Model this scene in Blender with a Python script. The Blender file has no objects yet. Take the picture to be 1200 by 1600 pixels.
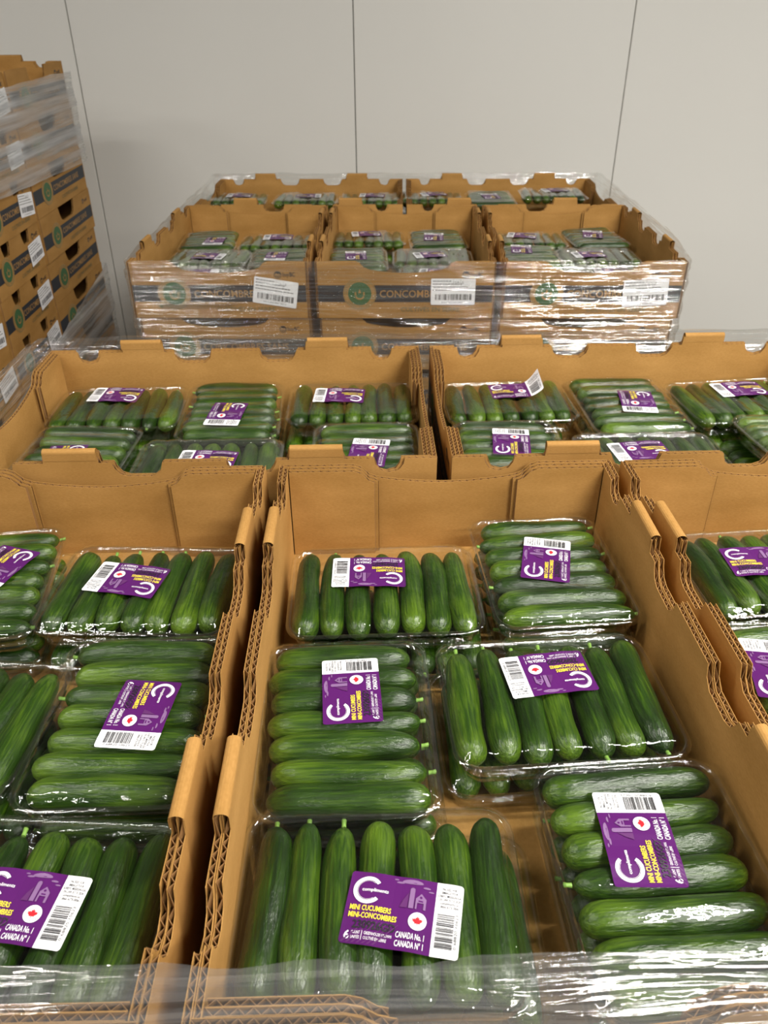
import bpy, bmesh, math, random
from mathutils import Vector, Matrix
rad = math.radians
S = bpy.context.scene
COL = S.collection

# ------------------------------------------------------------------ camera
FZ = -1.164                                     # floor height; z = 0 is the rim of the near pallet's top trays
cam = bpy.data.cameras.new('camera'); camo = bpy.data.objects.new('camera', cam); COL.objects.link(camo)
S.camera = camo
cam.sensor_fit = 'VERTICAL'; cam.sensor_height = 36; cam.lens = 36 * 1250 / 1600
cam.clip_start = .02; cam.clip_end = 60
camo.matrix_world = (Matrix.Translation((-.0936, -.2359, .4736)) @ Matrix.Rotation(-.0207, 4, 'Z')
                     @ Matrix.Rotation(math.pi / 2 - .5644, 4, 'X') @ Matrix.Rotation(-.0059, 4, 'Z'))
cam.dof.use_dof = True; cam.dof.focus_distance = .78; cam.dof.aperture_fstop = 14

# ------------------------------------------------------------------ world and light
w = bpy.data.worlds.new('world'); S.world = w; w.use_nodes = True
bg = w.node_tree.nodes['Background']; bg.inputs[0].default_value = (.84, .845, .82, 1); bg.inputs[1].default_value = .27
S.view_settings.view_transform = 'Standard'; S.view_settings.look = 'None'
S.view_settings.gamma = 1; S.view_settings.use_curve_mapping = False
S.view_settings.exposure = -0.12
LAMP_Z = 1.86
LAMPS = [  # x, y, length, watts : rows of ceiling strip lights
    (1.2, -1.35, 1.2, 94), (-1.6, -1.35, 1.2, 18), (1.2, .25, 1.2, 72), (-1.6, .25, 1.2, 24), (3.4, -.4, 1.2, 50),
    (3.4, 1.5, 1.2, 12), (1.0, -3.2, 1.2, 50), (-3.6, -.4, 1.2, 40)]

def lamp_light(x, y, ln, pw):
    L = bpy.data.lights.new('strip_light', 'AREA'); L.shape = 'RECTANGLE'; L.size = ln; L.size_y = .07
    L.energy = pw; L.color = (1, .965, .90)
    o = bpy.data.objects.new('strip_light', L); COL.objects.link(o); o.location = (x, y, LAMP_Z - .012)
    return o

# ------------------------------------------------------------------ materials
def mat(name):
    m = bpy.data.materials.new(name); m.use_nodes = True
    nt = m.node_tree; return m, nt, nt.nodes['Principled BSDF']
def N(nt, t, **k):
    n = nt.nodes.new(t)
    for a, b in k.items():
        if a.startswith('i_'): n.inputs[int(a[2:]) if a[2:].isdigit() else a[2:].replace('_', ' ')].default_value = b
        else: setattr(n, a, b)
    return n
def flat(name, col, rough=.5, emit=None):
    m, nt, p = mat(name); p.inputs['Base Color'].default_value = (*col, 1); p.inputs['Roughness'].default_value = rough
    if emit: p.inputs['Emission Color'].default_value = (*col, 1); p.inputs['Emission Strength'].default_value = emit
    return m
def coords(nt, scale, src='Object'):
    tc = N(nt, 'ShaderNodeTexCoord'); mp = N(nt, 'ShaderNodeMapping'); mp.inputs['Scale'].default_value = scale
    nt.links.new(tc.outputs[src], mp.inputs[0]); return mp.outputs[0]

def cardboard(name, c1, c2, rough=.75):
    m, nt, p = mat(name); ln = nt.links.new
    a = N(nt, 'ShaderNodeTexNoise', i_Scale=1.0, i_Detail=3.0); ln(coords(nt, (9, 9, 22)), a.inputs['Vector'])
    b = N(nt, 'ShaderNodeTexNoise', i_Scale=1.0, i_Detail=2.0); ln(coords(nt, (260, 260, 900)), b.inputs['Vector'])
    oi = N(nt, 'ShaderNodeObjectInfo')
    mx = N(nt, 'ShaderNodeMath', operation='MULTIPLY_ADD'); ln(b.outputs[0], mx.inputs[0]); mx.inputs[1].default_value = .5; ln(a.outputs[0], mx.inputs[2])
    r = N(nt, 'ShaderNodeValToRGB'); r.color_ramp.elements[0].position = .5; r.color_ramp.elements[1].position = 1.0
    r.color_ramp.elements[0].color = (*c1, 1); r.color_ramp.elements[1].color = (*c2, 1)
    ln(mx.outputs[0], r.inputs[0]); ln(r.outputs[0], p.inputs['Base Color'])
    bp = N(nt, 'ShaderNodeBump', i_Strength=.12, i_Distance=.001); ln(b.outputs[0], bp.inputs['Height']); ln(bp.outputs[0], p.inputs['Normal'])
    p.inputs['Roughness'].default_value = rough; p.inputs['Specular IOR Level'].default_value = .25
    return m
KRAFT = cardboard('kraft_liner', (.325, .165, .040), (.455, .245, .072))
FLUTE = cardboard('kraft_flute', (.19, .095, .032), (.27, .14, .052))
NAVY = flat('navy_print', (.022, .026, .034), .6)
TAN = flat('tan_print', (.40, .22, .07), .6)
GREEN = flat('green_print', (.045, .13, .05), .6)
OLIVE = flat('olive_print', (.13, .12, .05), .6)
WHITE = flat('white_paper', (.92, .92, .95), .35)
BLACK = flat('black_ink', (.012, .011, .014), .5)
PURPLE = flat('purple_print', (.085, .011, .115), .3)
PURPLE.node_tree.nodes['Principled BSDF'].inputs['Specular IOR Level'].default_value = .25
LILAC = flat('lilac_print', (.22, .12, .26), .3)
STRIPE = flat('violet_stripe', (.105, .026, .125), .3)
YELLOW = flat('yellow_print', (.85, .70, .06), .3)
RED = flat('red_print', (.70, .02, .03), .3)
STEM = flat('stem_green', (.20, .36, .06), .5)

def cucumber_mat():
    m, nt, p = mat('cucumber_skin'); ln = nt.links.new
    oi = N(nt, 'ShaderNodeObjectInfo')
    mp = coords(nt, (520, 22, 520))
    add = N(nt, 'ShaderNodeVectorMath', operation='ADD'); ln(mp, add.inputs[0])
    sc = N(nt, 'ShaderNodeMath', operation='MULTIPLY', i_1=37.0); ln(oi.outputs['Random'], sc.inputs[0]); ln(sc.outputs[0], add.inputs[1])
    a = N(nt, 'ShaderNodeTexNoise', i_Scale=1.0, i_Detail=3.0); ln(add.outputs[0], a.inputs['Vector'])
    mp2 = coords(nt, (45, 22, 45)); add2 = N(nt, 'ShaderNodeVectorMath', operation='ADD'); ln(mp2, add2.inputs[0]); ln(sc.outputs[0], add2.inputs[1])
    b = N(nt, 'ShaderNodeTexNoise', i_Scale=1.0, i_Detail=2.0); ln(add2.outputs[0], b.inputs['Vector'])
    # paler towards the blossom end (a growth colour of the fruit)
    tc = N(nt, 'ShaderNodeTexCoord'); sx = N(nt, 'ShaderNodeSeparateXYZ'); ln(tc.outputs['Object'], sx.inputs[0])
    mr = N(nt, 'ShaderNodeMapRange', i_1=-.066, i_2=-.02, i_3=.16, i_4=0.0); ln(sx.outputs[1], mr.inputs[0])
    s1 = N(nt, 'ShaderNodeMath', operation='MULTIPLY_ADD', i_1=.55); ln(a.outputs[0], s1.inputs[0]); ln(mr.outputs[0], s1.inputs[2])
    s2 = N(nt, 'ShaderNodeMath', operation='MULTIPLY_ADD', i_1=.45); ln(b.outputs[0], s2.inputs[0]); ln(s1.outputs[0], s2.inputs[2])
    s3 = N(nt, 'ShaderNodeMath', operation='MULTIPLY_ADD', i_1=.16); ln(oi.outputs['Random'], s3.inputs[0]); ln(s2.outputs[0], s3.inputs[2])
    r = N(nt, 'ShaderNodeValToRGB'); e = r.color_ramp.elements
    e[0].position = .44; e[0].color = (.006, .020, .0015, 1); e[1].position = .98; e[1].color = (.115, .20, .010, 1)
    x = e.new(.62); x.color = (.018, .050, .002, 1)
    ln(s3.outputs[0], r.inputs[0]); ln(r.outputs[0], p.inputs['Base Color'])
    hh = N(nt, 'ShaderNodeTexNoise', i_Scale=1.0, i_Detail=3.0); ln(coords(nt, (480, 110, 480)), hh.inputs['Vector'])
    bp = N(nt, 'ShaderNodeBump', i_Strength=.55, i_Distance=.0016); ln(hh.outputs[0], bp.inputs['Height']); ln(bp.outputs[0], p.inputs['Normal'])
    p.inputs['Roughness'].default_value = .30; p.inputs['Specular IOR Level'].default_value = .55
    return m
CUKE = cucumber_mat()

def clear(name, base, edge, rough, scale, bstr, bdist, tint=(.97, .98, .97), haze=0.0, streak=None, src='Object', power=4.0):
    """thin clear plastic sheet: straight-through light plus a reflection that grows towards grazing angles"""
    m, nt, p = mat(name); nt.nodes.remove(p); ln = nt.links.new
    out = [n for n in nt.nodes if n.type == 'OUTPUT_MATERIAL'][0]
    tr = N(nt, 'ShaderNodeBsdfTransparent'); tr.inputs[0].default_value = (*tint, 1)
    gl = N(nt, 'ShaderNodeBsdfGlossy'); gl.inputs['Roughness'].default_value = rough; gl.inputs[0].default_value = (1, 1, 1, 1)
    nz = N(nt, 'ShaderNodeTexNoise', i_Scale=1.0, i_Detail=3.0); ln(coords(nt, scale, src), nz.inputs['Vector'])
    bp = N(nt, 'ShaderNodeBump', i_Strength=bstr, i_Distance=bdist); ln(nz.outputs[0], bp.inputs['Height']); ln(bp.outputs[0], gl.inputs['Normal'])
    lw = N(nt, 'ShaderNodeLayerWeight', i_Blend=.5)
    pw = N(nt, 'ShaderNodeMath', operation='POWER', i_1=power); ln(lw.outputs['Facing'], pw.inputs[0])
    ma = N(nt, 'ShaderNodeMath', operation='MULTIPLY_ADD', i_1=edge, i_2=base); ln(pw.outputs[0], ma.inputs[0])
    mix = N(nt, 'ShaderNodeMixShader'); ln(ma.outputs[0], mix.inputs[0]); ln(tr.outputs[0], mix.inputs[1]); ln(gl.outputs[0], mix.inputs[2])
    last = mix.outputs[0]
    if haze:
        df = N(nt, 'ShaderNodeBsdfDiffuse'); df.inputs[0].default_value = (.80, .82, .84, 1)
        tl = N(nt, 'ShaderNodeBsdfTranslucent'); tl.inputs[0].default_value = (.80, .82, .84, 1)
        ms = N(nt, 'ShaderNodeMixShader', i_0=.5); ln(df.outputs[0], ms.inputs[1]); ln(tl.outputs[0], ms.inputs[2])
        s = N(nt, 'ShaderNodeTexNoise', i_Scale=1.0, i_Detail=4.0); ln(coords(nt, streak or scale, src), s.inputs['Vector'])
        mr = N(nt, 'ShaderNodeMapRange', i_1=.36, i_2=.78, i_3=haze * .15, i_4=haze * 1.9); ln(s.outputs[0], mr.inputs[0])
        m2 = N(nt, 'ShaderNodeMixShader'); ln(mr.outputs[0], m2.inputs[0]); ln(last, m2.inputs[1]); ln(ms.outputs[0], m2.inputs[2]); last = m2.outputs[0]
    ln(last, out.inputs[0]); return m
FILM = clear('pack_film', .04, .75, .05, (90, 60, 90), .75, .0014)
TRAYP = clear('tray_plastic', .13, .65, .05, (60, 60, 220), .5, .0012, tint=(.955, .965, .96))
WRAP = clear('stretch_wrap', .24, .6, .07, (3.5, 3.5, 120), 1.0, .014, haze=.10, streak=(2.0, 2.0, 150))
WRAPB = clear('wrinkled_stretch_wrap', .23, .6, .05, (3.0, 3.0, 110), 1.0, .014, haze=.05, streak=(2.0, 2.0, 150))
WRAPM = clear('layered_stretch_wrap', .08, .5, .2, (5, 5, 180), .8, .004, haze=.62, streak=(1.5, 1.5, 60))

def wall_mat():
    m, nt, p = mat('white_panel_paint'); ln = nt.links.new
    a = N(nt, 'ShaderNodeTexNoise', i_Scale=1.3, i_Detail=2.0); ln(coords(nt, (1, 1, 1)), a.inputs['Vector'])
    r = N(nt, 'ShaderNodeValToRGB'); r.color_ramp.elements[0].color = (.69, .68, .645, 1); r.color_ramp.elements[1].color = (.745, .735, .70, 1)
    ln(a.outputs[0], r.inputs[0]); ln(r.outputs[0], p.inputs['Base Color'])
    b = N(nt, 'ShaderNodeTexNoise', i_Scale=1.0, i_Detail=2.0); ln(coords(nt, (500, 500, 60)), b.inputs['Vector'])
    bp = N(nt, 'ShaderNodeBump', i_Strength=.05, i_Distance=.001); ln(b.outputs[0], bp.inputs['Height']); ln(bp.outputs[0], p.inputs['Normal'])
    p.inputs['Roughness'].default_value = .42; return m
WALLM = wall_mat()
JOINT = flat('joint_sealant', (.16, .155, .14), .7)
def floor_mat():
    m, nt, p = mat('sealed_concrete'); ln = nt.links.new
    a = N(nt, 'ShaderNodeTexNoise', i_Scale=3.0, i_Detail=6.0); ln(coords(nt, (1, 1, 1)), a.inputs['Vector'])
    r = N(nt, 'ShaderNodeValToRGB'); r.color_ramp.elements[0].color = (.16, .155, .145, 1); r.color_ramp.elements[1].color = (.30, .29, .27, 1)
    ln(a.outputs[0], r.inputs[0]); ln(r.outputs[0], p.inputs['Base Color']); p.inputs['Roughness'].default_value = .5; return m
FLOORM = floor_mat()
CEILM = flat('ceiling_paint', (.42, .42, .40), .7)
LAMPM = flat('lamp_housing', (.8, .8, .78), .4)
TUBE = flat('lamp_tube', (1, .95, .87), .4, emit=9.0)
WOOD = cardboard('pallet_wood', (.28, .19, .10), (.46, .33, .19), .8)

# ------------------------------------------------------------------ helpers
def mesh_from(bm, name, mats, smooth=False):
    me = bpy.data.meshes.new(name); bm.to_mesh(me); bm.free()
    for m in mats: me.materials.append(m)
    if smooth:
        for f in me.polygons: f.use_smooth = True
    return me
def put(name, me, parent=None, loc=None, rot=None):
    o = bpy.data.objects.new(name, me); COL.objects.link(o)
    if parent: o.parent = parent
    if loc is not None: o.location = loc
    if rot is not None: o.rotation_euler = rot
    return o
def thing(name, label, cat, loc=(0, 0, 0), rz=0, group=None, scale=None, rot=None):
    o = bpy.data.objects.new(name, None); o.empty_display_size = .05; COL.objects.link(o)
    o.location = loc; o.rotation_euler = rot if rot else (0, 0, rz)
    if scale: o.scale = scale
    o['label'] = label; o['category'] = cat
    if group: o['group'] = group
    return o
def box(bm, x0, x1, y0, y1, z0, z1, mi=0):
    v = [bm.verts.new((x, y, z)) for z in (z0, z1) for y in (y0, y1) for x in (x0, x1)]
    for q in ((0, 2, 3, 1), (4, 5, 7, 6), (0, 1, 5, 4), (1, 3, 7, 5), (3, 2, 6, 7), (2, 0, 4, 6)):
        f = bm.faces.new([v[i] for i in q]); f.material_index = mi
def structure(o): o['kind'] = 'structure'; return o

# ------------------------------------------------------------------ flat print built as thin shapes on a plane
FONTS = {}
def text_tris(txt, size, bold=0.0, wide=1.0, spacing=1.0):
    """returns verts (2D) and faces of a line of text, left aligned, cap height ~ .7*size"""
    key = (txt, bold, spacing)
    if key not in FONTS:
        c = bpy.data.curves.new('t', 'FONT'); c.body = txt; c.size = 1; c.resolution_u = 2; c.offset = bold; c.space_character = spacing
        o = bpy.data.objects.new('t', c); COL.objects.link(o)
        dg = bpy.context.evaluated_depsgraph_get(); me = bpy.data.meshes.new_from_object(o.evaluated_get(dg))
        vs = [(v.co.x, v.co.y) for v in me.vertices]; fs = [tuple(p.vertices) for p in me.polygons]
        bpy.data.objects.remove(o); bpy.data.curves.remove(c); bpy.data.meshes.remove(me)
        FONTS[key] = (vs, fs)
    vs, fs = FONTS[key]
    return [(x * size * wide, y * size) for x, y in vs], fs
class Print:
    def __init__(s): s.v = []; s.f = []; s.m = []
    def add(s, vs, fs, mi, z):
        b = len(s.v); s.v += [(x, y, z) for x, y in vs]; s.f += [tuple(i + b for i in f) for f in fs]; s.m += [mi] * len(fs)
    def text(s, txt, x, y, size, mi, z, bold=0.0, wide=1.0, width=None, angle=0, center=False, spacing=1.0):
        vs, fs = text_tris(txt, size, bold, wide, spacing)
        if not vs: return
        w = max(a for a, b in vs)
        if width: vs = [(a * width / w, b) for a, b in vs]; w = width
        if center: vs = [(a - w / 2, b) for a, b in vs]
        ca, sa = math.cos(angle), math.sin(angle)
        s.add([(x + a * ca - b * sa, y + a * sa + b * ca) for a, b in vs], fs, mi, z)
    def rect(s, x0, x1, y0, y1, mi, z, n=1):
        for i in range(n):
            a = x0 + (x1 - x0) * i / n; b = x0 + (x1 - x0) * (i + 1) / n
            s.add([(a, y0), (b, y0), (b, y1), (a, y1)], [(0, 1, 2, 3)], mi, z)
    def poly(s, pts, mi, z): s.add(pts, [tuple(range(len(pts)))], mi, z)
    def disk(s, x, y, r, mi, z, n=28): s.poly([(x + r * math.cos(t * 2 * math.pi / n), y + r * math.sin(t * 2 * math.pi / n)) for t in range(n)], mi, z)
    def ring(s, x, y, r0, r1, a0, a1, mi, z, n=28):
        vs = []; fs = []
        for i in range(n + 1):
            t = rad(a0 + (a1 - a0) * i / n)
            vs += [(x + r0 * math.cos(t), y + r0 * math.sin(t)), (x + r1 * math.cos(t), y + r1 * math.sin(t))]
            if i: fs.append((2 * i - 2, 2 * i - 1, 2 * i + 1, 2 * i))
        s.add(vs, fs, mi, z)
    def bars(s, x0, x1, y0, y1, mi, z, seed=1, horiz=False):
        r = random.Random(seed); lo, hi = (y0, y1) if horiz else (x0, x1); p = lo; u = (hi - lo) / 95
        while p < hi - 3 * u:
            b = u * r.choice((1, 1, 2, 3)); 
            if horiz: s.rect(x0, x1, p, p + b, mi, z)
            else: s.rect(p, p + b, y0, y1, mi, z)
            p += b + u * r.choice((1, 1, 2, 3))
    def bm(s, fn):
        bm = bmesh.new(); vv = [bm.verts.new(fn(*p)) for p in s.v]
        for f, m in zip(s.f, s.m):
            try: q = bm.faces.new([vv[i] for i in f]); q.material_index = m
            except ValueError: pass
        return bm
def rrect_pts(x0, x1, y0, y1, r, corners=(1, 1, 1, 1), n=4):
    out = []
    for k, (cx, cy, a) in enumerate(((x1 - r, y1 - r, 0), (x0 + r, y1 - r, 90), (x0 + r, y0 + r, 180), (x1 - r, y0 + r, 270))):
        if corners[k]: out += [(cx + r * math.cos(rad(a + 90 * i / n)), cy + r * math.sin(rad(a + 90 * i / n))) for i in range(n + 1)]
        else: out.append(((x1, y1), (x0, y1), (x0, y0), (x1, y0))[k])
    return out

# the purple label: 79 x 52 mm, reading along +x
LW, LH = .079, .052
def label_mesh(curl=0):
    P = Print(); z = .00012
    hx, hy = LW / 2, LH / 2; sp = hx - .0185      # purple | white split
    def strip(x0, x1, mi):                        # gridded so that it can bend
        n = 12
        for i in range(n):
            a = x0 + (x1 - x0) * i / n; b = x0 + (x1 - x0) * (i + 1) / n
            def cut(x):
                d = max(0, .0025 - (hx - abs(x))); return hy - (.0025 - math.sqrt(max(0, .0025 ** 2 - d * d)))
            P.add([(a, -cut(a)), (b, -cut(b)), (b, cut(b)), (a, cut(a))], [(0, 1, 2, 3)], mi, 0)
    e = .0025
    strip(-hx, -hx + e, 0); strip(-hx + e, sp, 0); strip(sp, hx - e, 1); strip(hx - e, hx, 1)
    for i in range(7):                            # field furrows
        x = -hx + .001 + i * .0035
        P.poly([(x, -hy + .001), (x + .0016, -hy + .001), (x + .016, -hy + .0165), (x + .0152, -hy + .0165)], 6, z * .5)
    # C emblem with the word across it
    P.ring(-.0262, .0125, .0076, .0102, 38, 322, 1, z, 30)
    P.ring(-.0262, .0125, .0069, .0071, 50, 310, 1, z, 30)
    P.text('compliments', -.0303, .0116, .0036, 1, z * 1.6, bold=.008, width=.0185)
    P.text('MINI CUCUMBERS', -.0365, -.0026, .0054, 3, z, bold=.018, width=.0285)
    P.text('MINI-CONCOMBRES', -.0365, -.0078, .0054, 3, z, bold=.018, width=.0330)
    P.text('230926GD', -.0325, -.0152, .0080, 4, z * 1.8, bold=.022, width=.0290)
    P.text('6', -.0368, -.0228, .0078, 1, z, bold=.02)
    P.text('COUNT', -.0322, -.0190, .0029, 1, z, width=.0060); P.text('UNITÉS', -.0322, -.0222, .0029, 1, z, width=.0060)
    P.rect(-.0251, -.0248, -.0228, -.0165, 1, z)
    P.text('GREENHOUSE GROWN', -.0236, -.0190, .0029, 1, z, width=.0185); P.text('CULTIVÉ EN SERRE', -.0236, -.0222, .0029, 1, z, width=.0155)
    P.text('CANADA No. 1', -.0028, -.0176, .0058, 1, z * 1.3, bold=.01, width=.0190)
    P.text('CANADA N° 1', -.0028, -.0234, .0058, 1, z * 1.3, bold=.01, width=.0190)
    P.disk(.0105, -.0050, .0062, 1, z, 26); P.ring(.0105, -.0050, .0037, .0039, 0, 360, 5, z * 2, 24)
    for i, ch in enumerate('PRODUCT OF CANADA'):
        a = rad(200 - i * 20); P.text(ch, .0105 + .0043 * math.cos(a), -.0050 + .0043 * math.sin(a), .0017, 4, z * 2, angle=a - math.pi / 2, center=True)
    leaf = [(0, 1), (.18, .62), (.42, .74), (.34, .30), (.62, .52), (.70, .34), (1, .38), (.88, .12), (1, .02), (.50, -.38), (.56, -.58), (.06, -.50), (.06, -.95)]
    L2 = [(x, y) for x, y in leaf] + [(-x, y) for x, y in reversed(leaf)]
    P.poly([(.0105 + x * .0035, -.0050 + y * .0035) for x, y in L2], 5, z * 2)
    # barn, silo, clouds
    P.poly(rrect_pts(.0030, .0064, .0035, .0185, .0016, (1, 1, 0, 0)), 2, z)
    P.poly([(.0075, .0035), (.0087, .0035), (.0087, .0080), (.0132, .0080), (.0132, .0035), (.0148, .0035), (.0148, .0110), (.0110, .0150), (.0075, .0110)], 2, z)
    P.rect(.0094, .0126, .0088, .0098, 0, z * 2); P.disk(.0110, .0120, .0009, 0, z * 2, 10)
    P.poly([(-.003, .0035), (.0022, .0035), (.0022, .0145), (-.001, .009)], 6, z)
    for cx, cy, wv, hv in ((.004, .0222, .0075, .0016), (-.0045, .0212, .0028, .0007), (.0142, .0195, .0026, .0007), (.0175, .0172, .0020, .0005), (-.0075, .0232, .0016, .0005)):
        P.poly([(cx + wv * math.cos(t * .393), cy + hv * math.sin(t * .393) * (1.5 if math.sin(t * .393) > 0 else .7)) for t in range(16)], 2, z)
    # white end: address, phone number, bar code
    for i, t in enumerate(('PACKED FOR /', 'EMBALLÉ POUR', 'SOBEYS, MISSISSAUGA,', 'ON L4W 5L7 © 2024', 'compliments.ca', '1-866-673-0061')):
        P.text(t, sp + .0093, .0207 - i * .0026, .0026, 4, z, bold=.01, width=(.011, .011, .0165, .0150, .0125, .0150)[i], center=True)
    P.bars(sp + .0022, sp + .0140, -.0200, .0042, 4, z, 7, True)
    P.text('0 68820 10623 4', sp + .0148, -.0195, .0026, 4, z, angle=math.pi / 2, width=.0235) if False else None
    P.text('0 68820 10623', sp + .0165, -.0195, .0028, 4, z, angle=math.pi / 2, width=.0235)
    def fn(x, y, zz):
        h = -.9 * x * x - .9 * y * y
        if curl and x > .012: h += 22 * (x - .012) ** 2 * (1 + 14 * (y + .02))
        else: h += .00035 * math.sin(x * 230)
        return (x, y, zz + h)
    return mesh_from(P.bm(fn), 'label', [PURPLE, WHITE, LILAC, YELLOW, BLACK, RED, STRIPE])

# ------------------------------------------------------------------ cucumbers
def cuke_mesh(seed, ln=.134, r=.0138):
    R = random.Random(seed); bm = bmesh.new(); nu, nv = 22, 16
    bend = R.uniform(-.0035, .0035); b2 = R.uniform(-.0015, .0015); ph = R.uniform(0, 6)
    rings = []
    for i in range(nu + 1):
        t = -1 + 2 * i / nu; t = math.sin(t * math.pi / 2)
        y = t * ln / 2
        q = abs(t); prof = (1 - q ** (8.5 if t < 0 else 6.5)) ** .55 if q < 1 else 0
        rr = r * prof * (1 + .055 * math.sin(3.1 * t + ph) - .04 * t + .02 * math.sin(7 * t + 2 * ph))
        cx = bend * (1 - t * t) + b2 * math.sin(3 * t); row = []
        if i in (0, nu): rings.append([bm.verts.new((cx, y, 0))]); continue
        for j in range(nv):
            a = 2 * math.pi * j / nv; k = 1 + .018 * math.cos(a * 5 + ph)
            row.append(bm.verts.new((cx + rr * k * math.cos(a), y, rr * k * math.sin(a))))
        rings.append(row)
    for i in range(nu):
        A, B = rings[i], rings[i + 1]
        for j in range(nv):
            a0, a1 = A[j % len(A)], A[(j + 1) % len(A)]; b0, b1 = B[j % len(B)], B[(j + 1) % len(B)]
            f = [v for k, v in enumerate((a0, a1, b1, b0)) if v not in (a0, a1, b1, b0)[:k]]
            if len(f) > 2: bm.faces.new(f)
    bmesh.ops.recalc_face_normals(bm, faces=bm.faces)
    return mesh_from(bm, 'cucumber', [CUKE], True)
CUKES = [cuke_mesh(i, .129 + .003 * (i % 4), .0132 + .0004 * (i % 3)) for i in range(9)]
def stem_mesh():
    bm = bmesh.new(); rs = [(0, .0020), (.003, .0017), (.006, .0021), (.0066, .0005)]; prev = None
    for y, r in rs:
        row = [bm.verts.new((r * math.cos(a * math.pi / 3), y, r * math.sin(a * math.pi / 3) + y * .2)) for a in range(6)]
        if prev:
            for j in range(6): bm.faces.new((prev[j], prev[(j + 1) % 6], row[(j + 1) % 6], row[j]))
        prev = row
    bm.faces.new(prev); return mesh_from(bm, 'stem', [STEM], True)
STEMM = stem_mesh()

# ------------------------------------------------------------------ plastic punnet and film
PX, PY = .1005, .0765       # half size at the rim
def ring_pts(hx, hy, r, n=5):
    return rrect_pts(-hx, hx, -hy, hy, r, n=n)
def punnet_mesh():
    bm = bmesh.new(); prev = None
    rows = [(.080, .058, .012, .0085), (.083, .061, .012, .0085), (.084, .062, .012, .0025), (.0885, .0655, .014, .0005), (.0915, .0680, .016, .0030),
            (.0925, .0690, .017, .0095), (.0915, .0682, .016, .0110), (.0940, .0702, .018, .0125), (.0930, .0695, .018, .0150), (.0955, .0715, .019, .0180),
            (.0945, .0708, .019, .0210), (.0970, .0730, .020, .0285), (.0985, .0745, .021, .0290), (PX, PY, .022, .0288), (PX + .0014, PY + .0014, .023, .0268), (PX + .0012, PY + .0012, .023, .0250)]
    for hx, hy, r, z in rows:
        row = [bm.verts.new((x, y, z)) for x, y in ring_pts(hx, hy, r)]
        if prev:
            for j in range(len(row)): bm.faces.new((prev[j], prev[(j + 1) % len(row)], row[(j + 1) % len(row)], row[j]))
        else: bm.faces.new(row)
        prev = row
    return mesh_from(bm, 'punnet', [TRAYP], True)
PUNNET = punnet_mesh()
def film_mesh(seed, offs):
    """clear film pulled over the fruit and down to the rim; offs = cucumber centres across the pack"""
    R = random.Random(seed); bm = bmesh.new(); nx, ny = 64, 26
    k = [(R.uniform(60, 200), R.uniform(-60, 60), R.uniform(0, 6), R.uniform(.0001, .00035)) for _ in range(7)]
    hx, hy = PX + .0012, PY + .0012; g = []
    for j in range(ny + 1):
        row = []
        for i in range(nx + 1):
            a = -1 + 2 * i / nx; b = -1 + 2 * j / ny
            b = math.copysign(abs(b) ** .75, b)
            x, y = a * hx, b * hy
            rc = .022; dx = abs(x) - (hx - rc); dy = abs(y) - (hy - rc)          # rounded corners
            if dx > 0 and dy > 0:
                d = math.hypot(dx, dy)
                m = max(dx, dy) / d if d else 1
                x = math.copysign(hx - rc + dx * m, x); y = math.copysign(hy - rc + dy * m, y)
            edge = min(hx - abs(x), (hy - abs(y)))
            if dx > 0 and dy > 0: edge = rc - math.hypot(dx * m, dy * m)
            s = min(1, max(0, edge / .014)); s = s * s * (3 - 2 * s)
            near = min(abs(x - o) for o in offs)
            sag = .0016 * min(1, (near / .0135) ** 2) * (1 - .4 * b * b)
            h = .0292 + (.0372 - .0292) * s - sag * s
            h += sum(c * math.sin(p * x + q * y + f) for p, q, f, c in k) * s
            h += .0006 * math.sin(x * 700 + 3 * math.sin(y * 90)) * (s * (1 - s)) * 3
            row.append(bm.verts.new((x, y, h)))
        g.append(row)
    for j in range(ny):
        for i in range(nx): bm.faces.new((g[j][i], g[j][i + 1], g[j + 1][i + 1], g[j + 1][i]))
    return mesh_from(bm, 'film', [FILM], True)
VAR = []
for s in range(6):
    R = random.Random(100 + s); n = 7; x = -.0805; offs = []
    for i in range(n):
        offs.append(x + R.uniform(-.0008, .0008)); x += .0268
    items = [(o, R.uniform(-.003, .003), rad(R.uniform(-1.6, 1.6)), R.randrange(9), R.random() < .62, R.random() < .35) for o in offs]
    VAR.append((items, film_mesh(s, offs)))
LABEL = label_mesh(); LABELC = label_mesh(1)
TOPH = .0384

def pack(label, group, x, y, z, rz, lab=None, var=0, stems=True, curl=False, cat='vegetable pack', tilt=(0, 0), flipsome=False):
    """rz: heading of the pack (0 = fruit point away from the camera); lab = world x, y, angle of its label"""
    t = thing('cucumber_pack', label, cat, (x, y, z), 0, group, rot=(rad(tilt[0]), rad(tilt[1]), rad(rz)))
    items, film = VAR[var % len(VAR)]
    put('tray', PUNNET, t)
    for ox, oy, rr, kk, st, fl in items:
        c = put('cucumber', CUKES[kk], t, (ox, oy, .0224), (0, rr * 3, rr + (math.pi if fl != flipsome else 0)))
        if st and stems: put('stem', STEMM, c, (0, .0655, .0))
    put('film', film, t)
    if lab:
        lx, ly, la = lab; dx, dy = lx - x, ly - y; c, s = math.cos(rad(-rz)), math.sin(rad(-rz))
        put('label', LABELC if curl else LABEL, t, (dx * c - dy * s, dx * s + dy * c, TOPH + .0009), (0, 0, rad(la - rz)))
    return t

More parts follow.
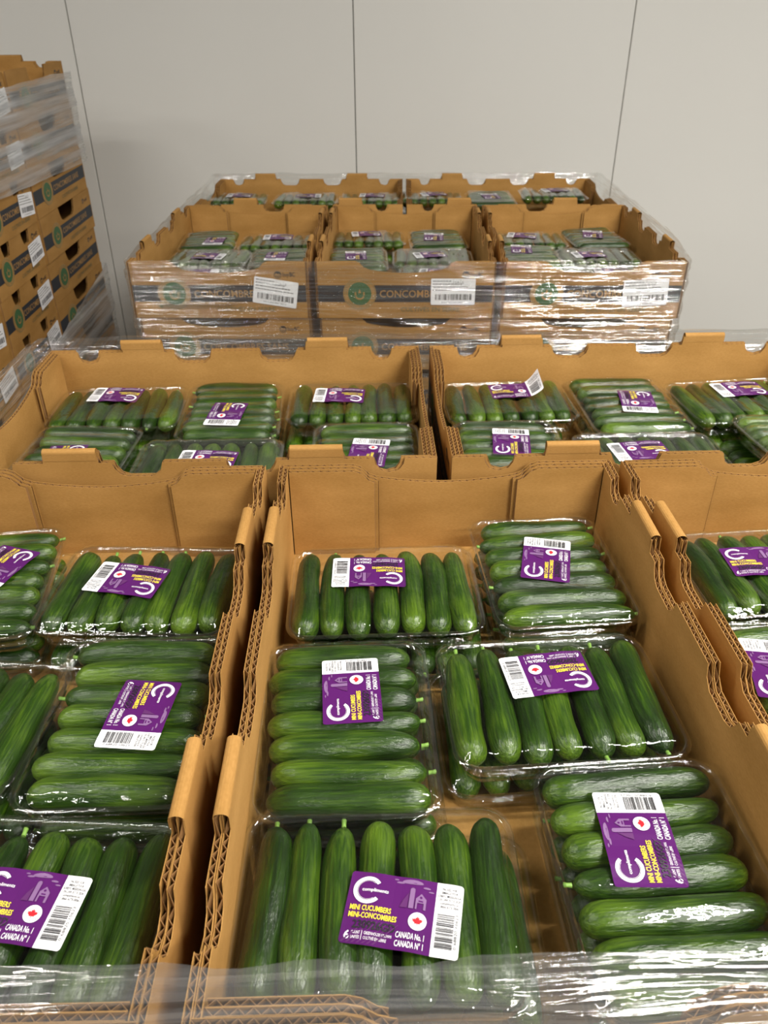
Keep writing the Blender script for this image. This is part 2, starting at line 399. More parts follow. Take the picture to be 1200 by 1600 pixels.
# ------------------------------------------------------------------ corrugated trays
TH = .0049
def board(bm, o, u, n, length, prof, zb, t=TH, pitch=.0086, breaks=(), phase=0):
    """one sheet of corrugated board standing upright: two liners with a fluted sheet between them, open at the top edge"""
    o, u, n = Vector(o), Vector(u), Vector(n); tl = .0005
    us = sorted(set([0, length] + [b * length for b in breaks if 0 < b < 1]))
    fine = []
    for a, b in zip(us, us[1:]):
        k = max(1, round((b - a) / .05)); fine += [a + (b - a) * i / k for i in range(k)]
    fine.append(length)
    def vt(s, d, z): return bm.verts.new(o + u * s + n * d + Vector((0, 0, z)))
    for d0, d1 in ((0, tl), (t - tl, t)):
        c = [(vt(s, d0, zb), vt(s, d0, prof(s / length)), vt(s, d1, prof(s / length)), vt(s, d1, zb)) for s in fine]
        for A, B in zip(c, c[1:]):
            for i in range(3): bm.faces.new((A[i], B[i], B[i + 1], A[i + 1]))
        bm.faces.new(c[0]); bm.faces.new(c[-1])
    m = int(length / pitch) * 2; prev = None
    for i in range(m + 1):
        s = length * i / m; z = prof(min(1, s / length)) - .0004; d = tl if (i + phase) % 2 else t - tl
        cur = (vt(s, d, zb), vt(s, d, z), vt(s + .0007, d, z), vt(s + .0007, d, zb))
        if prev:
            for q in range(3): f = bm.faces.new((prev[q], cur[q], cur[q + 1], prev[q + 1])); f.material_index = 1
        prev = cur
LONG = [(0, 0), (.066, 0), (.069, -.008), (.078, -.016), (.098, -.0195), (.118, -.016), (.127, -.008), (.130, 0), (.192, 0), (.194, .014), (.303, .014), (.305, 0),
        (.330, 0), (.335, -.008), (.344, -.016), (.360, -.0195), (.413, -.0195), (.429, -.012), (.435, 0)]
LONG = LONG + [(1 - f, z) for f, z in reversed(LONG)]
ENDP = [(0, 0), (.215, 0), (.240, -.004), (.262, -.0135), (.287, -.0175), (.35, -.0215), (.43, -.0245)]
ENDP = ENDP + [(.5, -.0255)] + [(1 - f, z) for f, z in reversed(ENDP)]
TWOH = [(0, 0), (.215, 0), (.222, -.016), (.245, -.036), (.345, -.036), (.370, -.016), (.377, 0)]
TWOH = TWOH + [(1 - f, z) for f, z in reversed(TWOH)]
DEEP = [(0, 0), (.345, 0), (.355, -.018), (.375, -.036), (.41, -.044)]
DEEP = DEEP + [(1 - f, z) for f, z in reversed(DEEP)]
def plain_long(): return [(f, z) for f, z in LONG if z <= 0]
def prof(pts, H, dz=0):
    def f(u):
        u = min(1, max(0, u))
        for (a, za), (b, zb_) in zip(pts, pts[1:]):
            if u <= b: return H + dz + za + (zb_ - za) * ((u - a) / (b - a) if b > a else 0)
        return H + dz
    return f
def fold_cap(bm, o, u, n, f0, f1, length, H, width):
    o, u, n = Vector(o), Vector(u), Vector(n); prev = None; r = width / 2
    pts = [(-.0003, -.010)] + [(r - (r + .0003) * math.cos(math.pi * i / 8), r * math.sin(math.pi * i / 8) * .8) for i in range(9)] + [(width + .0003, -.010)]
    for d, z in pts:
        cur = [bm.verts.new(o + u * (f * length) + n * d + Vector((0, 0, H + .0135 + z))) for f in (f0, f1)]
        if prev: bm.faces.new((prev[0], prev[1], cur[1], cur[0]))
        prev = cur
def side_wall_mesh(L, W, H, tabs=True):
    LONG = globals()['LONG'] if tabs else plain_long()
    bm = bmesh.new(); br = [f for f, z in LONG]
    board(bm, (-L / 2, 0, 0), (1, 0, 0), (0, 1, 0), L, prof(LONG, H), 0, breaks=br)
    board(bm, (-L / 2 + .005, TH + .0006, 0), (1, 0, 0), (0, 1, 0), L - .010, prof(LONG, H, -.0012), .002, breaks=br, phase=1)
    for a, b in ((.1945, .3025), (.6975, .8055)) if tabs else (): fold_cap(bm, (-L / 2, 0, 0), (1, 0, 0), (0, 1, 0), a, b, L, H, 2 * TH + .0006)
    return mesh_from(bm, 'side_wall', [KRAFT, FLUTE])
def end_wall_mesh(L, W, H, P):
    bm = bmesh.new(); board(bm, (0, -W / 2 + TH, 0), (0, 1, 0), (1, 0, 0), W - 2 * TH, prof(P, H), 0, breaks=[f for f, z in P])
    return mesh_from(bm, 'end_wall', [KRAFT, FLUTE])
def flap_mesh(L, W, H, P, k):
    """corner flap lying against the inside of the end wall"""
    fl = .290 - .012 * k; full = W - 2 * TH; ln = fl * full - TH - .002
    pf = prof(P, H, -.0008 - .0012 * k); o0 = (TH + .002) / full
    bm = bmesh.new(); board(bm, (0, -full / 2 + TH + .002, 0), (0, 1, 0), (1, 0, 0), ln, lambda q: pf(o0 + q * ln / full), .004, breaks=[(f - o0) * full / ln for f, z in P], phase=k)
    return mesh_from(bm, 'corner_flap', [KRAFT, FLUTE])
def print_mesh(W, H):
    """what is printed on the end panel; u along the reading direction, v up from the panel's foot"""
    P = Print(); z = .0005; h = W / 2 - TH; X = lambda f: -W / 2 + f * W
    b0, b1 = .295 * H, .595 * H
    P.rect(-h, h, b0, b1, 0, z)
    cx, cy = X(.245), .445 * H
    P.disk(cx, cy, .0375, 1, z * 1.5, 40); P.ring(cx, cy, .0350, .0357, 0, 360, 2, z * 2, 40); P.disk(cx, cy, .0265, 2, z * 2, 36)
    for i, ch in enumerate('GREENHOUSE GROWN  ·  CULTIVÉ EN SERRE  · '):
        a = rad(180 - i * 9); P.text(ch, cx + .0290 * math.cos(a), cy + .0290 * math.sin(a), .0052, 2, z * 2.2, angle=a - math.pi / 2, center=True)
    P.ring(cx, cy - .002, .0080, .0118, 200, 340, 1, z * 3, 16); P.poly([(cx - .0035, cy + .001), (cx, cy + .012), (cx + .0035, cy + .001)], 1, z * 3)
    P.rect(cx - .0115, cx - .0075, cy - .004, cy + .004, 1, z * 3); P.rect(cx + .0075, cx + .0115, cy - .004, cy + .004, 1, z * 3)
    P.text('CONCOMBRES SANS', X(.355), b0 + .0110, .0235, 1, z * 1.5, bold=.01, width=.205)
    P.text('CULTIVÉS EN SERRE', X(.475), .016, .0140, 3, z, bold=.01, width=.135)
    # round mountain-and-waves mark with buyBC
    mx, my = X(.835), .775 * H
    P.disk(mx, my, .0085, 4, z, 24); P.poly([(mx - .008, my - .001), (mx - .003, my + .005), (mx, my + .001), (mx + .003, my + .004), (mx + .008, my - .001)], 1, z * 1.6)
    for k in range(3): P.rect(mx - .0072 + k * .001, mx + .0072 - k * .001, my - .0030 - .002 * k, my - .0020 - .002 * k, 1, z * 1.6)
    P.text('buy', mx + .0105, my - .0035, .0140, 4, z, bold=.008, width=.0150); P.text('BC', mx + .0262, my - .0035, .0140, 4, z, bold=.02, width=.0125)
    return P
def sticker_mesh():
    P = Print(); P.poly(rrect_pts(-.050, .050, -.030, .030, .003), 0, 0); z = .0003
    for i, (a, b) in enumerate(((-.046, -.010), (-.046, .020), (-.046, .032), (-.046, .040))):
        y = .0235 - .0068 * i; r = random.Random(i)
        x = a
        while x < b: wd = r.uniform(.003, .008); P.rect(x, x + wd, y, y + .0016, 1, z); x += wd + .0014
    P.rect(.0, .0004, .012, .028, 1, z); P.rect(.016, .0164, .012, .028, 1, z); P.rect(.016, .030, .0118, .0122, 1, z)
    P.text('5 LB', .003, .020, .0052, 1, z); P.text('5', .019, .018, .008, 1, z)
    P.bars(-.040, .042, -.019, -.005, 1, z, 5); P.text('(01) 0 0622 5001 0623 4', -.026, -.0255, .0042, 1, z, width=.052)
    return P
def build_tray(L, W, H, endp, label, group, lower=False):
    t = thing('cardboard_tray', label, 'box', group=group)
    a = W / 2; sw = side_wall_mesh(L, W, H, not lower)
    put('side_wall', sw, t, (0, -a, 0)); put('side_wall', sw, t, (0, a, 0), (0, 0, math.pi))
    ew = end_wall_mesh(L, W, H, endp)
    put('end_wall', ew, t, (-L / 2, 0, 0)); put('end_wall', ew, t, (L / 2, 0, 0), (0, 0, math.pi))
    if not lower:
        f1 = [flap_mesh(L, W, H, endp, k) for k in (0, 1)]
        for k in (0, 1):
            d = TH + .0006 + k * (TH + .0004)
            # the mesh reaches inward from the -y corner of the -x end; the rest are its mirror images
            for sx in (1, -1):
                for sy in (1, -1):
                    o = put('corner_flap', f1[k], t, (-sx * (L / 2 - d), 0, 0)); o.scale = (sx, sy, 1)
    bm = bmesh.new(); box(bm, -L / 2 + TH, L / 2 - TH, -a + TH, a - TH, .0002, TH); put('tray_base', mesh_from(bm, 'tray_base', [KRAFT]), t)
    P = print_mesh(W, H); ms = [NAVY, TAN, GREEN, OLIVE, BLACK]
    put('printed_panel', mesh_from(P.bm(lambda u, v, z: (L / 2 + z, u, v)), 'printed_panel', ms), t)
    put('printed_panel', mesh_from(P.bm(lambda u, v, z: (-L / 2 - z, -u, v)), 'printed_panel', ms), t)
    return t
def copy_tree(root, label, loc, rot, scale=(1, 1, 1), group=None, skip=()):
    r = root.copy(); COL.objects.link(r); r.location = loc; r.rotation_euler = rot; r.scale = scale
    r['label'] = label
    if group: r['group'] = group
    for ch in list(root.children):
        if ch.name.split('.')[0] in skip: continue
        c = ch.copy(); COL.objects.link(c); c.parent = r
        for g in ch.children: d = g.copy(); COL.objects.link(d); d.parent = c
    return r

# ================================================================== THE ROOM
WY = 3.05
def panel_mesh(w_, h_):
    bm = bmesh.new(); e = .0016
    box(bm, e, w_ - e, 0, .08, 0, h_)
    bmesh.ops.bevel(bm, geom=[x for x in bm.edges if abs(x.verts[0].co.z - x.verts[1].co.z) > 1 and x.verts[0].co.y < .01], offset=.0018, segments=2, affect='EDGES')
    return mesh_from(bm, 'wall_panel', [WALLM])
ROOM_H = 1.92 - FZ
bm = bmesh.new(); box(bm, -4.8, 4.8, WY + .012, WY + .16, FZ, FZ + ROOM_H); wallb = structure(put('wall_back', mesh_from(bm, 'wall_back', [JOINT])))
SEAM0, SEAMD = -.123, .9886
pm = panel_mesh(SEAMD, ROOM_H)
for k in range(-4, 4): put('wall_panel', pm, wallb, (SEAM0 + k * SEAMD, WY, FZ))
bm = bmesh.new(); box(bm, -4.8, 4.8, -5, WY + .2, FZ - .1, FZ); structure(put('floor', mesh_from(bm, 'floor', [FLOORM])))
bm = bmesh.new(); box(bm, -4.8, 4.8, -5, WY + .2, FZ + ROOM_H, FZ + ROOM_H + .1); structure(put('ceiling', mesh_from(bm, 'ceiling', [CEILM])))
for i, (x, y, ln, pw) in enumerate(LAMPS):
    t = thing('ceiling_light', 'white strip light under the ceiling, ' + ('right behind the camera', 'left behind the camera', 'over the near pallet, right side', 'over the near pallet, left side', 'far right, near the camera', 'far right, near the back wall', 'farthest behind the camera', 'far left of the room')[i], 'ceiling light', (x, y, LAMP_Z), 0, 'ceiling strip lights')
    bm = bmesh.new(); box(bm, -ln / 2 - .03, ln / 2 + .03, -.06, .06, 0, .059); put('housing', mesh_from(bm, 'housing', [LAMPM]), t)
    bm = bmesh.new(); box(bm, -ln / 2, ln / 2, -.035, .035, -.01, 0); put('diffuser', mesh_from(bm, 'diffuser', [TUBE]), t)
    lamp_light(x, y, ln, pw)

# ================================================================== PALLETS AND TRAYS
TL, TW, TH_H = .600, .405, .128
BOTTOM = FZ + .14
def pallet(label, x, y, rz, wx=1.22, wy=1.02):
    t = thing('wooden_pallet', label, 'pallet', (x, y, FZ), rz, 'wooden pallets')
    bd = bmesh.new(); box(bd, -wx / 2, wx / 2, -.045, .045, 0, .018); bd = mesh_from(bd, 'deck_board', [WOOD])
    st = bmesh.new(); box(st, -.022, .022, -wy / 2, wy / 2, 0, .100); st = mesh_from(st, 'stringer', [WOOD])
    for k in range(7): put('deck_board', bd, t, (0, -wy / 2 + .045 + k * (wy - .09) / 6, .1215))
    for k in range(3): put('deck_board', bd, t, (0, -wy / 2 + .045 + k * (wy - .09) / 2, .0005))
    for k in (-1, 0, 1): put('stringer', st, t, (k * (wx / 2 - .022), 0, .0200))
    return t
pallet('wooden pallet under the nearest stack of trays', 0, .512, 0)
BX, BY, BZ, BR = -.0054, 1.5603, -.0078, -.0429
def bp(x, y): return (BX + x * math.cos(BR) - y * math.sin(BR), BY + x * math.sin(BR) + y * math.cos(BR))
pallet('wooden pallet under the stack of trays by the back wall', *bp(0, .505), BR).scale.z = .94
pallet('wooden pallet under the tall wrapped stack on the left', -1.30, 2.0, math.pi / 2, 1.22, .60)

G_TOP = 'open top trays of the near pallet'; G_TOPB = 'open top trays of the back pallet'
tray0 = build_tray(TL, TW, TH_H, ENDP, 'open cardboard tray of cucumber packs, middle of the nearest row', G_TOP)
tray0.rotation_euler = (0, 0, math.pi / 2)
Y0 = -.014
NS = ((.6240 - Y0) / TL, 1.0, 1.0)      # near-row trays
def front_loc(x): return (x, Y0 + TL * NS[0] / 2, -TH_H)
tray0.location = front_loc(0); tray0.scale = NS
PITCH = .4216
copy_tree(tray0, 'open cardboard tray of packs in the nearest row, cut off at the left', front_loc(-PITCH - .002), (0, 0, math.pi / 2 - .004), NS)
copy_tree(tray0, 'open cardboard tray of packs in the nearest row, cut off at the right', front_loc(PITCH), (0, 0, math.pi / 2 + .010), NS)
MS = (1.0, .955, 1.0)
for s, nm in ((-1, 'left'), (1, 'right')):
    copy_tree(tray0, 'open cardboard tray turned sideways on the near pallet, second row, %s one' % nm, (s * .3095, .6356 + TW * MS[1] / 2, -TH_H), (0, 0, math.pi if s > 0 else 0), MS)
# back pallet, top layer
stick_bm = sticker_mesh(); STK = mesh_from(stick_bm.bm(lambda u, v, z: (-.0022 - z, -u, v)), 'shipping_label', [WHITE, BLACK])
STKX = mesh_from(stick_bm.bm(lambda u, v, z: (.0022 + z, u, v)), 'shipping_label', [WHITE, BLACK])
def sticker_on(t, u, v, ang, back=True, L=TL, sy=1):
    if back: put('shipping_label', STK, t, (-L / 2, -u, v), (rad(-ang), 0, 0))
    else: put('shipping_label', STKX, t, (L / 2, u, v), (rad(ang), 0, 0))
for k, (nm, ang, su, sv) in enumerate((('left', -9, .128, .060), ('middle', 0, .108, .062), ('right', 3, .118, .060))):
    x, y = bp((k - 1) * .4225, TL / 2)
    t = copy_tree(tray0, 'open cardboard tray of cucumber packs on the back pallet, front row, %s one' % nm, (x, y, BZ - TH_H), (0, 0, math.pi / 2 + BR), (1, 1, 1), G_TOPB)
    sticker_on(t, su, sv, ang)
for s, nm in ((-1, 'left'), (1, 'right')):
    x, y = bp(s * .306, .6056 + TW / 2)
    copy_tree(tray0, 'open cardboard tray in the rearmost row of the back pallet, %s one' % nm, (x, y, BZ - TH_H), (0, 0, BR + (math.pi if s > 0 else 0)), (1, 1, 1), G_TOPB)
# the layers beneath: the same tray without tabs, built once, then copied
PROTO = {}
def place_tray(kind, label, loc, rot, scale, group):
    if kind not in PROTO:
        endp, W_, low = {'low': (ENDP, TW, True), 'deep': (DEEP, TW, False), 'deep_low': (DEEP, TW, True), 'two': (TWOH, WM, False), 'two_low': (TWOH, WM, True)}[kind]
        t = PROTO[kind] = build_tray(TL, W_, TH_H, endp, label, group, low)
        t.location = loc; t.rotation_euler = rot; t.scale = scale; return t
    return copy_tree(PROTO[kind], label, loc, rot, scale, group, skip=('shipping_label',))
WM = .352
ORD = ('first', 'second', 'third', 'fourth', 'fifth', 'sixth', 'seventh', 'eighth')
R = random.Random(5)
def layers(z_top, n, place, group, where, scl):
    names = ('front left', 'front middle', 'front right', 'rear left', 'rear right')
    for k in range(1, n):
        for i, (x, y, r) in enumerate(place):
            lb = '%s cardboard tray in the %s layer from the top of the %s' % (names[i], ORD[k], where)
            jx, jy = R.uniform(-.003, .003), R.uniform(-.002, .002)
            place_tray('low', lb, (x + jx, y + jy, z_top - (k + 1) * TH_H), (0, 0, r), scl[i], group)
place = [(-PITCH, Y0 + TL * NS[0] / 2, math.pi / 2), (0, Y0 + TL * NS[0] / 2, math.pi / 2), (PITCH, Y0 + TL * NS[0] / 2, math.pi / 2), (-.3095, .829, 0), (.3095, .829, math.pi)]
layers(0, 8, place, 'closed-in trays below the top layer of the near pallet', 'near pallet', [NS] * 3 + [MS] * 2)
pb = [(*bp((k - 1) * .4225 * .985, TL / 2 + .004), math.pi / 2 + BR) for k in range(3)] + [(*bp(s * .304, .6056 + TW / 2), BR + (math.pi if s > 0 else 0)) for s in (-1, 1)]
layers(BZ, 8, pb, 'closed-in trays below the top layer of the back pallet', 'back pallet', [(1, .985, 1)] * 3 + [(1, 1, 1)] * 2)
# tall stack on the left: three columns seen from the side, eleven trays high
LH_ = (.335 - BOTTOM) / 11
GL = 'trays of the tall wrapped stack'
def numword(k): return ('topmost', 'second', 'third', 'fourth', 'fifth', 'sixth', 'seventh', 'eighth', 'ninth', 'tenth', 'lowest')[k]
sc = LH_ / TH_H
R = random.Random(9)
STACKX = -1.02
for k in range(11):
    z = .335 - (k + 1) * LH_; jx = R.uniform(-.004, .004); x0 = STACKX - TL / 2
    f = min(2.612 + .004 * k, 2.635)
    for col, (y0, y1) in enumerate(((2.141, f), (1.780, 2.134), (1.370, 1.774))):
        yc = (y0 + y1) / 2; lab = '%s cardboard tray from the top, %s column of the tall left stack' % (numword(k), ('far', 'middle', 'near')[col])
        if k in (0, 10): lab = lab.replace(' from the top', '')
        kind = (('deep', 'two', 'deep') if k == 0 else ('deep_low', 'two_low', 'deep_low'))[col]; base = (TW, WM, TW)[col]
        o = place_tray(kind, lab, (x0 + jx + R.uniform(-.003, .003), yc, z), (0, 0, 0), (1, (y1 - y0) / base, sc * .999), GL)
        if col > 0: sticker_on(o, .118 if col == 1 else .14, .058, R.uniform(-8, 8), back=False)

# ================================================================== PACKS
BASE0 = -TH_H + TH + .0004       # on the tray's bottom
BASE1 = BASE0 + .0392            # on another pack
GN, GB, GU = 'cucumber packs on top in the near pallet', 'cucumber packs on top in the back pallet', 'cucumber packs in the lower layer'
# name, x, y, heading (0: fruit point away, 90: fruit lie across), label x, y, angle, variant, shift of the pack underneath
UP = [
 ('cucumber pack in the centre tray, back left, label upside down', -.080, .446, 1, (-.096, .463, 179), 0, (.012, -.018)),
 ('cucumber pack in the centre tray, back right corner, fruit lying across', .104, .479, 93, (.101, .482, 77), 1, (.0, .004)),
 ('cucumber pack in the middle of the centre tray, its label upside down', .070, .279, 3, (.066, .298, -173), 2, (-.006, .006)),
 ('cucumber pack in the centre tray against its left wall, fruit lying across', -.118, .259, 91, (-.113, .287, 93), 3, (.004, .004)),
 ('cucumber pack nearest the camera in the centre tray, its label upright', -.092, .090, -1, (-.076, .076, -11), 4, (.016, .003)),
 ('cucumber pack in the front right corner of the centre tray, fruit lying across', .114, .106, 93, (.100, .130, 88), 5, (.003, .002)),
 ('cucumber pack at the left photo edge, back, fruit lying across', -.520, .470, 97, (-.503, .483, -109), 1, (.003, .002)),
 ('cucumber pack in the left tray, back right corner, label upside down', -.337, .455, -3, (-.356, .458, 168), 3, (.004, -.008)),
 ('cucumber pack at the left photo edge, middle, fruit pointing away', -.481, .270, -6, (-.500, .300, 10), 0, (.020, -.018)),
 ('cucumber pack in the left tray beside the centre tray, fruit lying across', -.309, .272, 91, (-.297, .264, -96), 2, (.003, -.006)),
 ('cucumber pack nearest the camera in the left tray, label upright', -.340, .088, -4, (-.336, .088, -9), 4, (.003, .003)),
 ('cucumber pack in the right tray, back, label upright', .352, .468, 4, (.338, .470, 0), 5, (.0, .0)),
 ('cucumber pack in the right tray, second from the back, fruit lying across', .322, .276, 93, (.280, .303, 81), 0, (.004, -.012)),
 ('cucumber pack in the second row left tray, back left, label upside down', -.483, .918, 2, (-.493, .945, 176), 1, (.012, -.014)),
 ('cucumber pack in the second row left tray, back middle, fruit lying across', -.304, .902, 92, (-.308, .870, -95), 2, (.003, -.004)),
 ('cucumber pack in the second row left tray, back right, label upside down', -.118, .925, 0, (-.139, .931, 176), 3, (-.010, -.014)),
 ('cucumber pack in the second row left tray, front left, behind the raised tab', -.507, .748, 86, (-.511, .735, -87), 4, (.030, .003)),
 ('cucumber pack in the second row left tray, front middle, mostly hidden by cardboard', -.315, .7230, 0, (-.314, .724, 175), 5, (.003, .002)),
 ('cucumber pack in the second row left tray, front right, fruit lying across', -.096, .746, 91, (-.094, .740, 82), 0, (.003, .002)),
 ('cucumber pack in the second row right tray, back left, its label curling up', .125, .922, 3, (.140, .938, 2), 2, (-.012, .004)),
 ('cucumber pack in the second row right tray, back middle, fruit lying across', .312, .903, 92, (.323, .893, -98), 4, (.003, -.004)),
 ('cucumber pack in the second row right tray, back right, cut off', .495, .915, 6, (.499, .933, -174), 1, (-.008, -.014)),
 ('cucumber pack in the second row right tray, front left, fruit lying across', .104, .746, 88, (.107, .765, 83), 3, (.003, .002)),
 ('cucumber pack in the second row right tray, front middle, only its back edge showing', .298, .7230, -1, (.280, .731, -174), 5, (.003, .002)),
 ('cucumber pack in the second row right tray, front right, tipped on its neighbour', .523, .752, 88, None, 0, (-.020, -.004)),
 ('cucumber pack at the outer end of the right tray, back corner, fruit lying across', .530, .490, 90, (.525, .50, 90), 1, (.002, .003)),
 ('cucumber pack at the outer end of the right tray, centre, fruit lying across', .500, .272, 92, (.500, .28, 90), 3, (.003, .003)),
 ('cucumber pack nearest the camera in the right tray, beside the centre tray', .350, .090, 2, (.350, .09, 3), 2, (.003, .003)),
 ('cucumber pack in the outer front corner of the right tray, fruit lying across', .535, .105, 90, (.53, .11, 95), 4, (.003, .003)),
 ('cucumber pack in the outer front corner of the left tray, fruit lying across', -.530, .105, 88, (-.53, .11, 85), 0, (.003, .003)),
]
R = random.Random(3)
for i, (lab, x, y, rz, lb, va, sh) in enumerate(UP):
    mid_low = 'only its back edge' in lab or 'mostly hidden' in lab
    z1 = BASE1 - (.006 if mid_low else 0) + (.004 if 'middle of the centre' in lab else 0)
    if mid_low: z1 = BASE1
    tilt = (0, 0)
    if 'tipped' in lab: tilt = (0, 7); z1 += .010
    pack(lab, GN, x, y, z1, rz, lb, va, curl='curling' in lab, tilt=tilt, flipsome=rz > 45)
    where = lab.replace('cucumber pack ', '').split(', ')
    lab2 = 'lower cucumber pack beneath the top one ' + ', '.join(where[:2])
    lab2 = ' '.join(lab2.split()[:16])
    pack(lab2, GU, x + sh[0], y + sh[1], BASE0, rz + R.uniform(-1.5, 1.5), None, va + 2)
UPB = [
 ('left tray, back left, fruit lying across', -.515, 1.998, 92, (-.495, 1.962, -93), 0), ('left tray, back right, label upside down', -.330, 1.975, 0, (-.329, 1.994, 180), 1),
 ('left tray, centre left, label upright', -.488, 1.812, -4, (-.486, 1.806, -9), 2), ('left tray, centre right, fruit lying across', -.306, 1.790, 92, (-.317, 1.801, -93), 3),
 ('left tray, hidden at the front left', -.480, 1.652, -2, (-.480, 1.66, 2), 4),
 ('middle tray, back left, label upside down', -.086, 2.005, -1, (-.091, 2.021, -176), 5), ('middle tray, back right, fruit lying across', .100, 1.985, 91, (.091, 1.982, 85), 0),
 ('middle tray, centre left, fruit lying across', -.116, 1.790, 90, (-.118, 1.800, 92), 1), ('middle tray, centre right, label upside down', .075, 1.797, -2, (.067, 1.797, -170), 2),
 ('middle tray, hidden at the front right', .085, 1.640, -2, (.07, 1.64, 170), 3),
 ('right tray, back left, label upside down', .345, 1.970, -4, (.330, 1.983, 165), 4), ('right tray, back right, fruit lying across', .528, 1.985, 94, (.524, 1.991, 78), 5),
 ('right tray, centre left, fruit lying across', .318, 1.795, 88, (.305, 1.845, 83), 0), ('right tray, centre right, label upside down', .490, 1.785, -2, (.463, 1.782, -175), 1),
 ('right tray, hidden at the front right', .480, 1.625, -2, (.48, 1.63, 175), 2),
 ('rear left tray, left end', -.500, 2.440, -2, (-.49, 2.45, 178), 3), ('rear left tray, middle', -.280, 2.430, -2, (-.27, 2.43, 0), 4), ('rear left tray, right end', -.075, 2.420, -3, (-.07, 2.43, 175), 5),
 ('rear right tray, left end', .120, 2.435, -3, (.125, 2.44, -168), 0), ('rear right tray, middle, fruit lying across', .300, 2.405, 88, (.30, 2.40, 95), 1), ('rear right tray, right end, riding higher than the rest', .495, 2.400, -2, (.505, 2.42, -172), 2),
]
for lab, x, y, rz, lb, va in UPB:
    z1 = BZ + BASE1 + (.022 if lab.startswith('rear') else 0) + (.012 if 'higher' in lab else 0)
    pack('cucumber pack on the back pallet, ' + lab, GB, x, y, z1, rz, lb, va, stems=False)
    pack('lower cucumber pack on the back pallet, ' + lab.split(', fruit')[0].split(', label')[0].replace(', riding higher than the rest', ''), GU, x + R.uniform(-.002, .002), y + R.uniform(-.002, .002), BZ + BASE0, rz, None, va + 3, stems=False)

# ================================================================== STRETCH WRAP
def round_path(x0, x1, y0, y1, r, step=.014):
    pts = rrect_pts(x0, x1, y0, y1, r, n=6); out = []
    for a, b in zip(pts, pts[1:] + pts[:1]):
        k = max(1, round(math.hypot(b[0] - a[0], b[1] - a[1]) / step))
        out += [(a[0] + (b[0] - a[0]) * i / k, a[1] + (b[1] - a[1]) * i / k) for i in range(k)]
    return out
def wrap_mesh(path, bands, m, seed, amp=.0025, xf=None, roll=lambda x, y: 0, crease=lambda x, y, z: 0):
    """bands: list of functions s -> (bottom z, top z)"""
    R = random.Random(seed); bm = bmesh.new(); n = len(path); cx = sum(p[0] for p in path) / n; cy = sum(p[1] for p in path) / n
    wv = [(R.randint(2, 40), R.uniform(0, 6), R.uniform(20, 260), R.uniform(.3, 1)) for _ in range(9)]
    for fn, rows in bands:
        g = []
        for i, (x, y) in enumerate(path):
            q0, q1 = path[i - 1], path[(i + 1) % n]; tx, ty = q1[0] - q0[0], q1[1] - q0[1]; l = math.hypot(tx, ty) or 1; nx, ny = ty / l, -tx / l
            if nx * (x - cx) + ny * (y - cy) < 0: nx, ny = -nx, -ny
            zb, zt = fn(x, y); row = []
            for j in range(rows + 1):
                t = j / rows; z = zb + (zt - zb) * t
                if j == rows: z += .0020 * math.sin(i * .31 + seed) + .0012 * math.sin(i * .83)
                d = amp * (1 + sum(a * math.sin(2 * math.pi * k * i / n + p + f * z) for k, p, f, a in wv) / 3)
                d = max(.0003, d)
                d += crease(x, y, z)
                k_in = roll(x, y)
                if k_in and z > .001:
                    q = min(1, (z - .001) / max(.001, zt)); d += -k_in * q * q + .0012 * math.sin(z * 900 + 2 * math.sin(x * 9 + y * 9)) * q
                X, Y = x + nx * d, y + ny * d
                if xf: X, Y = xf(X, Y)
                row.append(bm.verts.new((X, Y, z)))
            g.append(row)
        for i in range(n):
            A, B = g[i], g[(i + 1) % n]
            for j in range(rows): bm.faces.new((A[j], B[j], B[j + 1], A[j + 1]))
    return mesh_from(bm, 'stretch_wrap', [m], True)
def tag(o, label, cat, group=None):
    o['label'] = label; o['category'] = cat
    if group: o['group'] = group
    return o
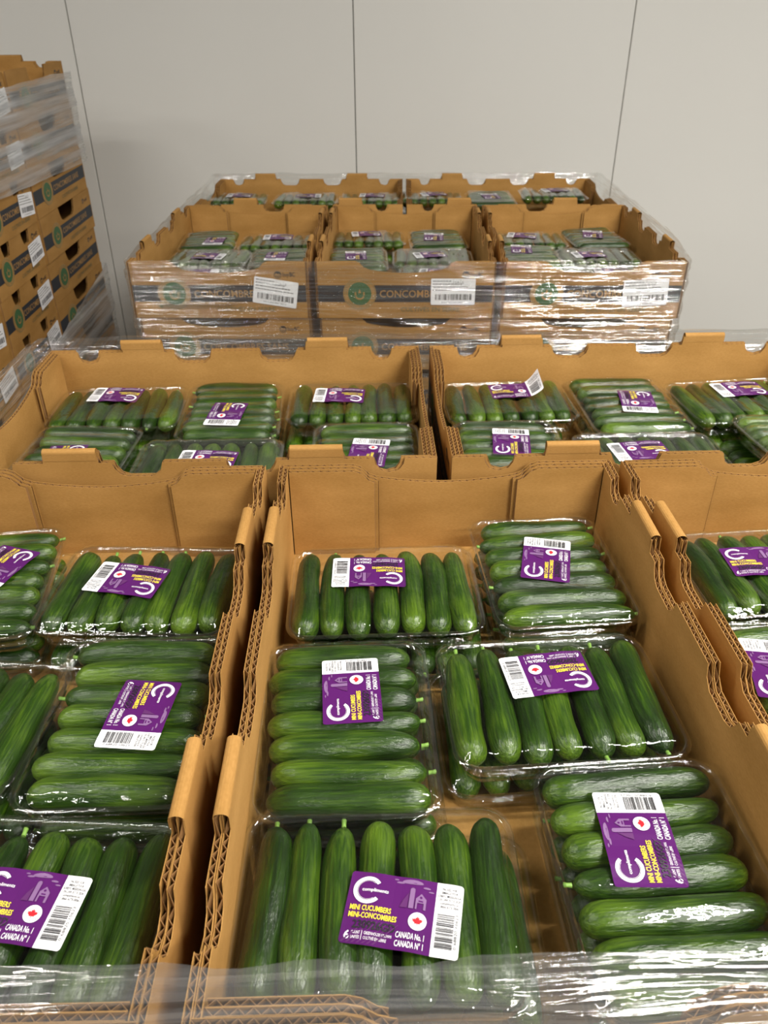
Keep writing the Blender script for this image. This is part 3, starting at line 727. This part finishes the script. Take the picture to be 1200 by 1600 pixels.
def near_band(x, y):
    t = .042 if y < .05 else (.022 if y > .98 else .042 - (y - .05) / .93 * .020)
    return (-.42, t)
w1 = put('stretch_wrap', wrap_mesh(round_path(-.636, .640, Y0 - .010, 1.034, .02), [(near_band, 150)], WRAP, 1, roll=lambda x, y: .026 if y < .02 else (.016 if y > 1.0 else .006)))
tag(w1, 'clear stretch film wound round the near pallet, glinting across the bottom of the photo', 'plastic wrap', 'stretch film')
def back_band(x, y):
    if y < .02: return (-.40, .004)
    if y > .99: return (-.40, .016)
    return (-.40, .004 + .018 * min(1, y / .15) if x > 0 else .002 + .006 * y)
RC = random.Random(21)
CR = [(RC.uniform(-.20, .0), RC.uniform(-.02, .02), RC.uniform(-.6, .6), RC.uniform(.15, .6), RC.uniform(.0015, .003)) for _ in range(16)]
CR += [(-.085 - .011 * k, -.16, -.25 + .03 * k, .55, .0035) for k in range(5)] + [(-.010 - .012 * k, .02, .35, .5, .003) for k in range(6)]
def front_creases(x, y, z):
    if y > .03: return 0
    h = 0
    for z0, sl, x0, ln, a in CR:
        u = abs(x - x0) / ln
        if u < 1: h += a * (1 - u * u) * max(0, 1 - abs(z - z0 - sl * (x - x0) - .004 * math.sin(x * 14 + z0 * 90)) / .0045)
    return h
w2 = put('stretch_wrap', wrap_mesh(round_path(-.631, .631, -.007, 1.018, .02), [(back_band, 230)], WRAPB, 2, .002, crease=front_creases, xf=lambda X, Y: bp(X, Y)), None, (0, 0, BZ))
tag(w2, 'clear wrinkled stretch film round the back pallet, over the printed tray fronts', 'plastic wrap', 'stretch film')
LX0, LX1 = STACKX - TL - .012, STACKX + .012
w3 = put('stretch_wrap', wrap_mesh(round_path(LX0, LX1, 1.362, 2.645, .02, .03), [(lambda x, y: (.062 - .030 * (y - 2.1), .305), 24), (lambda x, y: (-1.0, -.352 + .12 * (y - 2.1)), 40)], WRAPM, 3, .003))
tag(w3, 'milky layered stretch film round the tall left stack, leaving its middle trays bare', 'plastic wrap', 'stretch film')
